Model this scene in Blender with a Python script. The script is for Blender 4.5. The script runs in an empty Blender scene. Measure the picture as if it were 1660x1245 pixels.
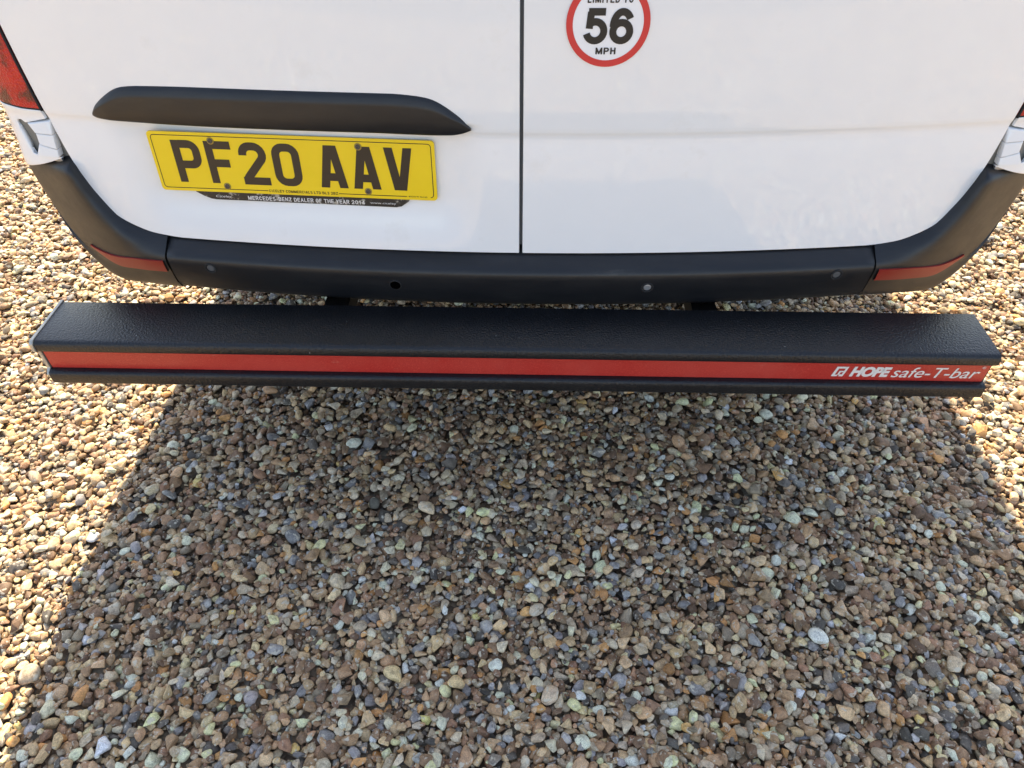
import bpy, bmesh, math, random
import numpy as np
from mathutils import Vector, Matrix

random.seed(7)
rng = np.random.default_rng(11)
scene = bpy.context.scene
COL = scene.collection
R = math.radians

# ------------------------------------------------------------------ camera, sky, sun, exposure
CAM_H = 1.33
cam_data = bpy.data.cameras.new('camera')
cam = bpy.data.objects.new('camera', cam_data)
COL.objects.link(cam)
cam_data.sensor_width = 36.0
cam_data.lens = 36.0 * 1200.0 / 1660.0
cam_data.clip_start = 0.02
cam_data.clip_end = 400.0
PITCH, ROLL, YAW = R(43.724), R(-0.370), R(-1.841)
cp, sp, cy_, sy_ = math.cos(PITCH), math.sin(PITCH), math.cos(YAW), math.sin(YAW)
fwd = Vector((sy_ * cp, cy_ * cp, -sp))
rgt = Vector((cy_, -sy_, 0))
upv = rgt.cross(fwd)
r2 = rgt * math.cos(ROLL) + upv * math.sin(ROLL)
u2 = upv * math.cos(ROLL) - rgt * math.sin(ROLL)
M = Matrix((r2, u2, -fwd)).transposed().to_4x4()
M.translation = Vector((0, 0, CAM_H))
cam.matrix_world = M
scene.camera = cam

SUN_EL, SUN_AZ = R(48.0), R(-5.4)          # the sun stands ahead of the camera, beyond the van, a little to its left
world = bpy.data.worlds.new('World')
scene.world = world
world.use_nodes = True
wn = world.node_tree
wn.nodes.clear()
sky = wn.nodes.new('ShaderNodeTexSky')
sky.sky_type = 'NISHITA'
sky.sun_disc = False
sky.sun_elevation = SUN_EL
sky.sun_rotation = SUN_AZ
sky.air_density = 1.0
sky.dust_density = 1.2
sky.ozone_density = 1.0
hsv = wn.nodes.new('ShaderNodeHueSaturation')
hsv.inputs['Saturation'].default_value = 0.76
bg = wn.nodes.new('ShaderNodeBackground')
bg.inputs['Strength'].default_value = 0.098
wo = wn.nodes.new('ShaderNodeOutputWorld')
wn.links.new(sky.outputs[0], hsv.inputs['Color'])
wn.links.new(hsv.outputs[0], bg.inputs['Color'])
wn.links.new(bg.outputs[0], wo.inputs['Surface'])

sun_data = bpy.data.lights.new('sun', 'SUN')
sun_data.energy = 3.5
sun_data.angle = R(0.53)
sun_data.color = (1.0, 0.86, 0.63)
sun = bpy.data.objects.new('sun', sun_data)
COL.objects.link(sun)
sd = Vector((math.sin(SUN_AZ) * math.cos(SUN_EL), math.cos(SUN_AZ) * math.cos(SUN_EL), math.sin(SUN_EL)))
sun.rotation_euler = sd.to_track_quat('Z', 'Y').to_euler()
sun.location = sd * 20

scene.view_settings.view_transform = 'Standard'
scene.view_settings.look = 'None'
scene.view_settings.exposure = 1.88
scene.view_settings.gamma = 1.0
scene.view_settings.use_curve_mapping = False

# ------------------------------------------------------------------ materials
def mat(name):
    m = bpy.data.materials.new(name)
    m.use_nodes = True
    nt = m.node_tree
    return m, nt, nt.nodes['Principled BSDF']

def node(nt, kind, **kw):
    n = nt.nodes.new(kind)
    for k, v in kw.items():
        if k in n.inputs:
            n.inputs[k].default_value = v
        else:
            setattr(n, k, v)
    return n

def ramp(nt, fac, stops):
    n = nt.nodes.new('ShaderNodeValToRGB')
    e = n.color_ramp.elements
    while len(e) < len(stops):
        e.new(0.5)
    for el, (p, c) in zip(e, stops):
        el.position = p
        el.color = c if len(c) == 4 else (*c, 1)
    nt.links.new(fac, n.inputs[0])
    return n.outputs[0]

def noise(nt, scale, detail=4, rough=0.6, vec=None, stretch=None):
    n = nt.nodes.new('ShaderNodeTexNoise')
    n.inputs['Scale'].default_value = scale
    n.inputs['Detail'].default_value = detail
    n.inputs['Roughness'].default_value = rough
    if vec is None:
        vec = nt.nodes.new('ShaderNodeTexCoord').outputs['Object']
    if stretch:
        mp = nt.nodes.new('ShaderNodeMapping')
        mp.inputs['Scale'].default_value = stretch
        nt.links.new(vec, mp.inputs[0])
        vec = mp.outputs[0]
    nt.links.new(vec, n.inputs['Vector'])
    return n.outputs['Fac']

def bump(nt, bsdf, height, strength=0.3, dist=0.001, prev=None, inp='Normal'):
    b = nt.nodes.new('ShaderNodeBump')
    b.inputs['Strength'].default_value = strength
    b.inputs['Distance'].default_value = dist
    nt.links.new(height, b.inputs['Height'])
    if prev is not None:
        nt.links.new(prev, b.inputs['Normal'])
    nt.links.new(b.outputs[0], bsdf.inputs[inp])
    return b.outputs[0]

def simple(name, col, rough=0.5, metal=0.0, coat=0.0):
    m, nt, b = mat(name)
    b.inputs['Base Color'].default_value = (*col, 1)
    b.inputs['Roughness'].default_value = rough
    b.inputs['Metallic'].default_value = metal
    b.inputs['Coat Weight'].default_value = coat
    return m, nt, b

def white_paint():
    m, nt, b = mat('white_paint')
    dirt = noise(nt, 9, 6, 0.65)
    c = ramp(nt, dirt, [(0.35, (0.80, 0.805, 0.81)), (0.62, (0.815, 0.82, 0.825)), (0.80, (0.75, 0.745, 0.73))])
    # tiny road-film specks
    v = node(nt, 'ShaderNodeTexVoronoi', Scale=55.0)
    nt.links.new(nt.nodes.new('ShaderNodeTexCoord').outputs['Object'], v.inputs['Vector'])
    sp_ = ramp(nt, v.outputs['Distance'], [(0.0, (1, 1, 1)), (0.035, (0, 0, 0))])
    gate = ramp(nt, noise(nt, 14, 2), [(0.56, (0, 0, 0)), (0.62, (0.55, 0.55, 0.55))])
    mm = node(nt, 'ShaderNodeMath', operation='MULTIPLY')
    nt.links.new(sp_, mm.inputs[0]); nt.links.new(gate, mm.inputs[1])
    mx = node(nt, 'ShaderNodeMix', data_type='RGBA')
    nt.links.new(mm.outputs[0], mx.inputs['Factor'])
    nt.links.new(c, mx.inputs[6]); mx.inputs[7].default_value = (0.42, 0.40, 0.37, 1)
    nt.links.new(mx.outputs[2], b.inputs['Base Color'])
    b.inputs['Roughness'].default_value = 0.5
    b.inputs['Specular IOR Level'].default_value = 0.2
    b.inputs['Coat Weight'].default_value = 1.0
    rr = ramp(nt, noise(nt, 20, 5), [(0.3, (0.015,) * 3), (0.75, (0.06,) * 3)])
    nt.links.new(rr, b.inputs['Coat Roughness'])
    bump(nt, b, noise(nt, 160, 2, 0.5), 0.02, 0.0006, inp='Coat Normal')
    return m

def black_plastic():
    m, nt, b = mat('black_plastic')
    scuff = noise(nt, 30, 8, 0.75, stretch=(0.22, 1, 1))
    c = ramp(nt, scuff, [(0.45, (0.008, 0.009, 0.0115)), (0.64, (0.014, 0.0145, 0.016)), (0.80, (0.050, 0.048, 0.045))])
    nt.links.new(c, b.inputs['Base Color'])
    rr = ramp(nt, noise(nt, 25, 6, 0.7), [(0.3, (0.36,) * 3), (0.7, (0.48,) * 3)])
    nt.links.new(rr, b.inputs['Roughness'])
    bump(nt, b, noise(nt, 900, 2, 0.6), 0.12, 0.0004)
    return m

def bar_coat():
    m, nt, b = mat('textured_black_coating')
    big = noise(nt, 230, 3, 0.6)
    c = ramp(nt, noise(nt, 14, 8, 0.75), [(0.42, (0.006, 0.007, 0.0095)), (0.72, (0.011, 0.012, 0.0145)), (0.9, (0.04, 0.04, 0.04))])
    v = node(nt, 'ShaderNodeTexVoronoi', Scale=70.0)
    nt.links.new(nt.nodes.new('ShaderNodeTexCoord').outputs['Object'], v.inputs['Vector'])
    sp_ = ramp(nt, v.outputs['Distance'], [(0.05, (1, 1, 1)), (0.09, (0, 0, 0))])
    sep = nt.nodes.new('ShaderNodeSeparateColor')
    nt.links.new(v.outputs['Color'], sep.inputs[0])
    gate = ramp(nt, sep.outputs[0], [(0.955, (0, 0, 0)), (0.965, (0.8, 0.8, 0.8))])
    mm = node(nt, 'ShaderNodeMath', operation='MULTIPLY')
    nt.links.new(sp_, mm.inputs[0]); nt.links.new(gate, mm.inputs[1])
    mx = node(nt, 'ShaderNodeMix', data_type='RGBA')
    nt.links.new(mm.outputs[0], mx.inputs['Factor'])
    nt.links.new(c, mx.inputs[6]); mx.inputs[7].default_value = (0.45, 0.45, 0.43, 1)
    nt.links.new(mx.outputs[2], b.inputs['Base Color'])
    b.inputs['Roughness'].default_value = 0.30
    b.inputs['Specular IOR Level'].default_value = 0.45
    n1 = bump(nt, b, big, 0.9, 0.0019)
    bump(nt, b, noise(nt, 700, 3, 0.6), 0.25, 0.0005, n1)
    return m

def red_tape():
    m, nt, b = mat('red_reflective_tape')
    tc = nt.nodes.new('ShaderNodeTexCoord')
    v = node(nt, 'ShaderNodeTexVoronoi', Scale=420.0, feature='DISTANCE_TO_EDGE')
    nt.links.new(tc.outputs['Object'], v.inputs['Vector'])
    cell = ramp(nt, v.outputs['Distance'], [(0.0, (0.56, 0.07, 0.05)), (0.14, (0.38, 0.009, 0.008))])
    fade = ramp(nt, noise(nt, 3, 6, 0.7), [(0.42, (0, 0, 0)), (0.64, (0.55, 0.55, 0.55))])
    mx = node(nt, 'ShaderNodeMix', data_type='RGBA')
    nt.links.new(fade, mx.inputs['Factor'])
    nt.links.new(cell, mx.inputs[6]); mx.inputs[7].default_value = (0.50, 0.07, 0.05, 1)
    # chips and dust
    ch = ramp(nt, noise(nt, 60, 8, 0.75, stretch=(0.4, 1, 1)), [(0.64, (0, 0, 0)), (0.70, (0.6, 0.6, 0.6))])
    m2 = node(nt, 'ShaderNodeMix', data_type='RGBA')
    nt.links.new(ch, m2.inputs['Factor'])
    nt.links.new(mx.outputs[2], m2.inputs[6]); m2.inputs[7].default_value = (0.5, 0.22, 0.17, 1)
    nt.links.new(m2.outputs[2], b.inputs['Base Color'])
    b.inputs['Roughness'].default_value = 0.32
    return m

def plate_yellow():
    m, nt, b = mat('yellow_reflective_plate')
    c = ramp(nt, noise(nt, 12, 5), [(0.3, (0.82, 0.575, 0.004)), (0.75, (0.87, 0.62, 0.008))])
    nt.links.new(c, b.inputs['Base Color'])
    b.inputs['Roughness'].default_value = 0.28
    return m

def light_red():
    m, nt, b = mat('red_lamp_lens')
    v = node(nt, 'ShaderNodeTexVoronoi', Scale=230.0)
    nt.links.new(nt.nodes.new('ShaderNodeTexCoord').outputs['Object'], v.inputs['Vector'])
    blot = noise(nt, 22, 5, 0.65)
    c = ramp(nt, blot, [(0.36, (0.12, 0.018, 0.010)), (0.46, (0.42, 0.009, 0.008)), (0.75, (0.56, 0.014, 0.010))])
    nt.links.new(c, b.inputs['Base Color'])
    b.inputs['Roughness'].default_value = 0.30
    b.inputs['Specular IOR Level'].default_value = 0.3
    b.inputs['Coat Weight'].default_value = 0.3
    b.inputs['Coat Roughness'].default_value = 0.04
    bump(nt, b, v.outputs['Distance'], 0.55, 0.003)
    return m

def holder_mat():
    m, nt, b = mat('worn_black_plate_holder')
    w = noise(nt, 45, 6, 0.7)
    sepn = nt.nodes.new('ShaderNodeTexCoord')
    c = ramp(nt, w, [(0.50, (0.012, 0.012, 0.013)), (0.56, (0.03, 0.028, 0.026)), (0.61, (0.36, 0.33, 0.27))])
    nt.links.new(c, b.inputs['Base Color'])
    b.inputs['Roughness'].default_value = 0.4
    return m

def stone_mat():
    m, nt, b = mat('mixed_flint_stone')
    at = nt.nodes.new('ShaderNodeAttribute')
    at.attribute_type = 'INSTANCER'
    at.attribute_name = 'stone_col'
    oi = nt.nodes.new('ShaderNodeObjectInfo')
    tc = nt.nodes.new('ShaderNodeTexCoord')
    def n4(scale, detail, rough):
        n = nt.nodes.new('ShaderNodeTexNoise')
        n.noise_dimensions = '4D'
        n.inputs['Scale'].default_value = scale
        n.inputs['Detail'].default_value = detail
        n.inputs['Roughness'].default_value = rough
        mu = node(nt, 'ShaderNodeMath', operation='MULTIPLY')
        nt.links.new(oi.outputs['Random'], mu.inputs[0]); mu.inputs[1].default_value = 300.0
        nt.links.new(mu.outputs[0], n.inputs['W'])
        nt.links.new(tc.outputs['Object'], n.inputs['Vector'])
        return n.outputs['Fac']
    big = n4(1.5, 5, 0.65)
    fine = n4(9.0, 4, 0.7)
    val = ramp(nt, big, [(0.28, (0.45, 0.43, 0.40)), (0.48, (1, 1, 1)), (0.70, (1.40, 1.36, 1.28))])
    mx = node(nt, 'ShaderNodeMix', data_type='RGBA', blend_type='MULTIPLY')
    mx.inputs['Factor'].default_value = 1.0
    nt.links.new(at.outputs['Color'], mx.inputs[6]); nt.links.new(val, mx.inputs[7])
    v2 = ramp(nt, fine, [(0.30, (0.52, 0.52, 0.52)), (0.52, (1, 1, 1)), (0.72, (1.40, 1.40, 1.40))])
    m3 = node(nt, 'ShaderNodeMix', data_type='RGBA', blend_type='MULTIPLY')
    m3.inputs['Factor'].default_value = 1.0
    nt.links.new(mx.outputs[2], m3.inputs[6]); nt.links.new(v2, m3.inputs[7])
    # pale cortex left on some of the flints, rusty stain on others
    cort = ramp(nt, n4(1.1, 3, 0.55), [(0.58, (0, 0, 0)), (0.63, (0.8, 0.8, 0.8))])
    m4 = node(nt, 'ShaderNodeMix', data_type='RGBA')
    nt.links.new(cort, m4.inputs['Factor'])
    nt.links.new(m3.outputs[2], m4.inputs[6]); m4.inputs[7].default_value = (0.60, 0.54, 0.42, 1)
    nt.links.new(m4.outputs[2], b.inputs['Base Color'])
    b.inputs['Roughness'].default_value = 0.58
    b.inputs['Specular IOR Level'].default_value = 0.35
    bump(nt, b, fine, 0.7, 0.0009)
    return m

def ground_mat():
    m, nt, b = mat('sandy_ground')
    tc = nt.nodes.new('ShaderNodeTexCoord')
    v = node(nt, 'ShaderNodeTexVoronoi', Scale=58.0)
    nt.links.new(tc.outputs['Object'], v.inputs['Vector'])
    sep = nt.nodes.new('ShaderNodeSeparateColor')
    nt.links.new(v.outputs['Color'], sep.inputs[0])
    c = ramp(nt, sep.outputs[0], [(0.0, (0.075, 0.058, 0.042)), (0.25, (0.18, 0.128, 0.082)), (0.5, (0.27, 0.20, 0.127)),
                                  (0.7, (0.18, 0.17, 0.15)), (0.85, (0.38, 0.32, 0.22)), (1.0, (0.24, 0.155, 0.08))])
    nt.links.new(c, b.inputs['Base Color'])
    b.inputs['Roughness'].default_value = 0.9
    inv = node(nt, 'ShaderNodeMath', operation='SUBTRACT')
    inv.inputs[0].default_value = 1.0
    nt.links.new(v.outputs['Distance'], inv.inputs[1])
    bump(nt, b, inv.outputs[0], 1.0, 0.012)
    return m

WHITE = white_paint()
PLASTIC = black_plastic()
COATING = bar_coat()
TAPE = red_tape()
YELLOW = plate_yellow()
LENS = light_red()
HOLDER = holder_mat()
STONE = stone_mat()
GROUND = ground_mat()
HOLE, _, hb = simple('hole_shade_black', (0.001, 0.001, 0.001), 1.0)  # black for the shade inside the empty sensor hole
hb.inputs['Specular IOR Level'].default_value = 0.0
DARK, _, _ = simple('dark_cavity', (0.012, 0.012, 0.013), 0.8)
RUBBER, _, _ = simple('grey_rubber_seal', (0.085, 0.088, 0.092), 0.6)
INK, _, _ = simple('brown_black_print', (0.017, 0.012, 0.009), 0.35)
BLACKINK, _, _ = simple('black_print', (0.010, 0.010, 0.011), 0.4)
WHITEINK, _, _ = simple('white_print', (0.72, 0.70, 0.68), 0.45)
VINYL, _, _ = simple('white_vinyl', (0.84, 0.84, 0.86), 0.35)
REDVINYL, _, _ = simple('red_vinyl', (0.60, 0.035, 0.035), 0.35)
GALV, gnt, gb = simple('galvanised_end_plate', (0.52, 0.50, 0.44), 0.42, 0.55)
nt_ = gnt
gnt.links.new(ramp(gnt, noise(gnt, 60, 5), [(0.3, (0.32, 0.31, 0.27)), (0.7, (0.50, 0.48, 0.42))]), gb.inputs['Base Color'])
SCREW, _, _ = simple('dull_screw_metal', (0.10, 0.09, 0.08), 0.45, 0.6)
BRIGHT, _, _ = simple('silver_sensor_face', (0.55, 0.56, 0.58), 0.35, 0.7)
RUST, _, _ = simple('dirt_ring', (0.36, 0.25, 0.05), 0.8)
RECESS, _, _ = simple('dusty_grey_recess', (0.19, 0.185, 0.165), 0.8)
TYRE, _, _ = simple('tyre_rubber', (0.02, 0.02, 0.02), 0.8)
STEEL, _, _ = simple('silver_wheel_steel', (0.45, 0.45, 0.46), 0.4, 0.8)
STRAW, _, _ = simple('painted_black_steel', (0.015, 0.015, 0.015), 0.5)
REFLECT, rnt, rb = simple('red_bumper_reflector', (0.25, 0.010, 0.009), 0.38, 0.0, 0.0)
vv = node(rnt, 'ShaderNodeTexVoronoi', Scale=260.0)
rnt.links.new(rnt.nodes.new('ShaderNodeTexCoord').outputs['Object'], vv.inputs['Vector'])
bump(rnt, rb, vv.outputs['Distance'], 0.1, 0.0005)

# ------------------------------------------------------------------ mesh helpers (the van's frame: X across, VX = its middle)
VX = -0.02
VAN_O = Vector((VX, 3.6, 0.0))

def link(name, verts, faces, m, parent=None, smooth=True, sharp=35, origin=None):
    o_ = VAN_O if origin is None else Vector(origin)
    me = bpy.data.meshes.new(name)
    me.from_pydata([tuple(Vector(v) - o_) for v in verts], [], faces)
    me.materials.append(m)
    bm = bmesh.new(); bm.from_mesh(me)
    bmesh.ops.remove_doubles(bm, verts=bm.verts, dist=1e-6)
    bmesh.ops.recalc_face_normals(bm, faces=bm.faces)
    bm.to_mesh(me); bm.free()
    if smooth:
        me.shade_smooth()
        me.set_sharp_from_angle(angle=R(sharp))
    ob = bpy.data.objects.new(name, me)
    COL.objects.link(ob)
    if parent is not None:
        ob.parent = parent
        if parent is not van and parent.parent is van:
            ob.location = o_ - VAN_O - parent.location
        else:
            ob.location = o_ - VAN_O
    else:
        ob.location = o_
    return ob

def grid_faces(nu, nv, closed_u=False, off=0):
    f = []
    for i in range(nu if closed_u else nu - 1):
        for j in range(nv - 1):
            a, b_ = i * nv + j, ((i + 1) % nu) * nv + j
            f.append((off + a, off + b_, off + b_ + 1, off + a + 1))
    return f

def cr(pts, n):
    """Catmull-Rom through pts (k x d), n samples per span"""
    P = np.asarray(pts, float)
    P = np.vstack([2 * P[0] - P[1], P, 2 * P[-1] - P[-2]])
    out = []
    for i in range(1, len(P) - 2):
        for t in np.arange(n) / n:
            a, b_, c, d = P[i - 1], P[i], P[i + 1], P[i + 2]
            out.append(0.5 * (2 * b_ + (c - a) * t + (2 * a - 5 * b_ + 4 * c - d) * t * t + (3 * b_ - a - 3 * c + d) * t ** 3))
    out.append(P[-2])
    return np.array(out)

def box(x0, x1, y0, y1, z0, z1):
    v = [(x, y, z) for x in (x0, x1) for y in (y0, y1) for z in (z0, z1)]
    f = [(0, 1, 3, 2), (4, 6, 7, 5), (0, 4, 5, 1), (2, 3, 7, 6), (0, 2, 6, 4), (1, 5, 7, 3)]
    return v, f

def merge(*parts):
    V, F = [], []
    for v, f in parts:
        k = len(V)
        V += [tuple(p) for p in v]
        F += [tuple(i + k for i in q) for q in f]
    return V, F

def bevel(ob, w, seg=2, ang=30):
    md = ob.modifiers.new('bevel', 'BEVEL')
    md.width = w; md.segments = seg; md.limit_method = 'ANGLE'; md.angle_limit = R(ang)
    return ob

def lathe(profile, centre, ax, n=28):
    """profile [(r, along axis)]; axis = unit vector"""
    ax = Vector(ax).normalized()
    t = ax.orthogonal().normalized(); b_ = ax.cross(t)
    V = []
    for i in range(n):
        a = 2 * math.pi * i / n
        for r_, h in profile:
            V.append(Vector(centre) + ax * h + (t * math.cos(a) + b_ * math.sin(a)) * r_)
    return V, grid_faces(n, len(profile), True)

# ------------------------------------------------------------------ ground and gravel
GZ = -0.02                                # the drive lies this far above the zero of the van's measures
gv, gf = box(-90, 90, -90, 90, GZ - 0.30, GZ - 0.022)
ground = link('ground', gv, gf, GROUND, None, False, origin=(0, 0, 0))
ground['kind'] = 'structure'
ground['label'] = 'sandy ground under the loose gravel drive'

def stone_mesh(i):
    bm = bmesh.new()
    r_ = np.random.default_rng(100 + i)
    if i % 5 < 3:                                  # broken flint: a hull of a few points with worn edges
        n = 9 + i % 7
        P = r_.normal(size=(n, 3)); P /= np.linalg.norm(P, axis=1)[:, None]
        P *= r_.uniform(0.8, 1.0, (n, 1))
        for q in P:
            bm.verts.new(q)
        res = bmesh.ops.convex_hull(bm, input=bm.verts[:])
        bmesh.ops.delete(bm, geom=[g for g in set(res['geom_interior'] + res['geom_unused']) if isinstance(g, bmesh.types.BMVert)], context='VERTS')
        bmesh.ops.dissolve_limit(bm, angle_limit=R(14), verts=bm.verts[:], edges=bm.edges[:])
        bmesh.ops.bevel(bm, geom=bm.edges[:] + bm.verts[:], offset=r_.uniform(0.06, 0.15), segments=2, affect='EDGES', profile=0.5, clamp_overlap=True)
        bmesh.ops.triangulate(bm, faces=bm.faces[:])
    else:                                          # water-worn pebble
        bmesh.ops.create_icosphere(bm, subdivisions=3, radius=1.0)
        nrm = r_.normal(size=(8 + i % 6, 3)); nrm /= np.linalg.norm(nrm, axis=1)[:, None]
        h = r_.uniform(0.60, 1.0, len(nrm))
        p = r_.uniform(7, 16)
        ph = r_.uniform(0, 6, 6)
        for v in bm.verts:
            d = np.array(v.co); d /= np.linalg.norm(d)
            q = np.maximum(nrm @ d / h, 1e-6)
            rad = (np.sum(q ** p) + 1.0) ** (-1 / p)
            rad *= 1 + 0.05 * math.sin(3 * d[0] + ph[0]) * math.sin(3 * d[1] + ph[1]) + 0.03 * math.sin(7 * d[2] + ph[2]) * math.sin(6 * d[0] + ph[3])
            v.co = Vector(d * rad)
    # normalise the extents to about 1
    P = np.array([v.co[:] for v in bm.verts])
    lo, hi = P.min(0), P.max(0)
    for v in bm.verts:
        v.co = Vector((np.array(v.co[:]) - (lo + hi) / 2) / ((hi - lo) / 2))
    bmesh.ops.recalc_face_normals(bm, faces=bm.faces[:])
    me = bpy.data.meshes.new('pebble')
    bm.to_mesh(me); bm.free()
    me.materials.append(STONE)
    me.shade_smooth()
    me.set_sharp_from_angle(angle=R(38))
    return me

NVAR = 40
stone_me = [stone_mesh(i) for i in range(NVAR)]
src = bpy.data.collections.new('pebble_shapes')
for i, me in enumerate(stone_me):
    so = bpy.data.objects.new('pebble_shape_%03d' % i, me)
    src.objects.link(so)

PAL = np.array([1.02, .955, .89]) * np.array([(.385, .255, .148), (.205, .133, .083), (.560, .415, .248), (.74, .65, .48), (.385, .325, .235),
                (.300, .300, .300), (.125, .113, .097), (.56, .305, .120), (.66, .50, .285), (.490, .415, .290), (.325, .196, .122)])
PW = np.array([.20, .14, .18,   .10, .09, .085, .06, .04, .085, .06, .06]); PW /= PW.sum()

def pile():
    X0, X1, Y0, Y1, g = -2.7, 2.7, 0.15, 3.35, 0.003
    nx, ny = int((X1 - X0) / g), int((Y1 - Y0) / g)
    yy, xx = np.meshgrid(np.arange(ny) * g, np.arange(nx) * g, indexing='ij')
    Hm = (-0.02 + 0.004 * np.sin(2.1 * xx + 1.7 * yy) + 0.004 * np.sin(5.3 * xx - 3.9 * yy + 1)).astype(np.float64)
    N = 225000
    a = np.clip(np.exp(rng.normal(math.log(0.0080), 0.28, N)), 0.0045, 0.0165)
    a[:N // 5] *= rng.uniform(0.35, 0.65, N // 5)          # grit between the stones
    a = np.sort(a * rng.uniform(0.75, 1.25, N))[::-1]
    perm = rng.permutation(N); a = a[perm]
    asp = rng.uniform(0.58, 0.95, N); asc = rng.uniform(0.36, 0.66, N)
    th = rng.uniform(0, math.pi, N)
    tx = rng.normal(0, 0.26, N); ty = rng.normal(0, 0.26, N)
    cx = rng.uniform(0.03, (X1 - X0) - 0.03, (N, 4)); cy = rng.uniform(0.03, (Y1 - Y0) - 0.03, (N, 4))
    # candidates lie near the first one so that hollows fill up
    cx[:, 1:] = np.clip(cx[:, :1] + rng.normal(0, 0.02, (N, 3)), 0.03, X1 - X0 - 0.03)
    cy[:, 1:] = np.clip(cy[:, :1] + rng.normal(0, 0.02, (N, 3)), 0.03, Y1 - Y0 - 0.03)
    ix = (cx / g).astype(int); iy = (cy / g).astype(int)
    zz = np.zeros(N); px = np.zeros(N); py = np.zeros(N)
    for i in range(N):
        hs = Hm[iy[i], ix[i]]
        k = int(hs.argmin())
        A = a[i]; B = A * asp[i]; C_ = A * asc[i]
        x, y = cx[i, k], cy[i, k]
        w = int(A / g) + 1
        jx, jy = ix[i, k], iy[i, k]
        sl = (slice(max(jy - w, 0), jy + w + 1), slice(max(jx - w, 0), jx + w + 1))
        sub = Hm[sl]
        dx = xx[sl] - x; dy = yy[sl] - y
        c_, s_ = math.cos(th[i]), math.sin(th[i])
        u = (dx * c_ + dy * s_) / A; v = (dy * c_ - dx * s_) / B
        q = 1 - u * u - v * v
        ins = q > 0
        if not ins.any():
            continue
        hh = sub[ins]
        z = 0.45 * hh.max() + 0.55 * hh.mean() + C_ * 0.52
        zz[i] = z; px[i] = x; py[i] = y
        np.maximum(sub, np.where(ins, z + C_ * np.sqrt(np.maximum(q, 0)), -1), out=sub)
    top = Hm[np.clip((py / g).astype(int), 0, ny - 1), np.clip((px / g).astype(int), 0, nx - 1)]
    vis = (zz + a * asc) > top - 0.006
    pos = np.stack([px + X0, py + Y0, zz + GZ], 1)
    rot = np.stack([tx, ty, th], 1)
    scl = np.stack([a, a * asp, a * asc], 1) * 1.04
    ci = rng.choice(len(PAL), N, p=PW)
    colr = PAL[ci] * np.exp(rng.normal(0, 0.26, (N, 1))) * np.exp(rng.normal(0, 0.015, (N, 3)))
    vid = rng.integers(0, NVAR, N)
    ok = (px > 0) & vis
    return pos[ok], rot[ok], scl[ok], np.clip(colr[ok], 0.02, 0.7), vid[ok], (zz[ok] + scl[ok][:, 2]) - top[ok]

pos, rot, scl, colr, vid, expo = pile()

# the 300 stones that show largest become parts of the ground, one object each
d = pos - np.array([0, 0, CAM_H])
dep = d @ np.array(fwd)
sx = 830 + 1200 * (d @ np.array(r2)) / dep
sy = 622.5 - 1200 * (d @ np.array(u2)) / dep
hidden = (np.abs(pos[:, 0] - VX) < 0.95) & (pos[:, 1] > 1.2)
inview = (sx > 5) & (sx < 1655) & (sy > 650) & (sy < 1240) & ~hidden & (expo > -0.0015)
size = np.where(inview, scl[:, 0] * scl[:, 1] / dep ** 2, 0)
chosen = np.argsort(size)[::-1][:300]
rest = np.ones(len(pos), bool); rest[chosen] = False
from mathutils import Euler
for i in chosen:
    po = bpy.data.objects.new('pebble', stone_me[int(vid[i])])
    COL.objects.link(po)
    po.parent = ground
    po.location = pos[i]
    po.rotation_euler = rot[i]
    po.scale = scl[i]
    po['stone_col'] = [float(c) for c in colr[i]]

rp, rr_, rs, rc, rv = pos[rest], rot[rest], scl[rest], colr[rest], vid[rest]
P_, R_, S_, C_, V_ = [rp], [rr_], [rs], [rc], [rv]
top_only = expo[rest] > -0.004
for ox in (-1, 0, 1):                       # the drive goes on round the part in view
    for oy in (-1, 0, 1):
        if ox == 0 and oy == 0:
            continue
        q = rp + np.array([ox * 5.335, oy * 3.135, 0])
        k = (np.abs(q[:, 0]) < 4.4) & (q[:, 1] > -2.6) & (q[:, 1] < 4.6) & top_only
        P_.append(q[k]); R_.append(rr_[k]); S_.append(rs[k] * 1.12); C_.append(rc[k]); V_.append(rv[k])
P_, R_, S_, C_, V_ = map(np.concatenate, (P_, R_, S_, C_, V_))
gm = bpy.data.meshes.new('gravel')
gm.vertices.add(len(P_))
gm.vertices.foreach_set('co', P_.astype(np.float32).ravel())
for nm, ty, key, arr in (('stone_rot', 'FLOAT_VECTOR', 'vector', R_), ('stone_scl', 'FLOAT_VECTOR', 'vector', S_),
                         ('stone_col', 'FLOAT_COLOR', 'color', np.c_[C_, np.ones(len(C_))])):
    at_ = gm.attributes.new(nm, ty, 'POINT')
    at_.data.foreach_set(key, arr.astype(np.float32).ravel())
at_ = gm.attributes.new('stone_id', 'INT', 'POINT')
at_.data.foreach_set('value', V_.astype(np.int32))
gm.update()
gravel = bpy.data.objects.new('gravel', gm)
COL.objects.link(gravel)
gravel.parent = ground
gravel['kind'] = 'stuff'
ng = bpy.data.node_groups.new('gravel_stones', 'GeometryNodeTree')
ng.interface.new_socket('Geometry', in_out='INPUT', socket_type='NodeSocketGeometry')
ng.interface.new_socket('Geometry', in_out='OUTPUT', socket_type='NodeSocketGeometry')
gi = ng.nodes.new('NodeGroupInput'); go = ng.nodes.new('NodeGroupOutput')
mp_ = ng.nodes.new('GeometryNodeMeshToPoints')
iop = ng.nodes.new('GeometryNodeInstanceOnPoints')
ci_ = ng.nodes.new('GeometryNodeCollectionInfo')
ci_.inputs['Collection'].default_value = src
ci_.inputs['Separate Children'].default_value = True
ci_.inputs['Reset Children'].default_value = True
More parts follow.
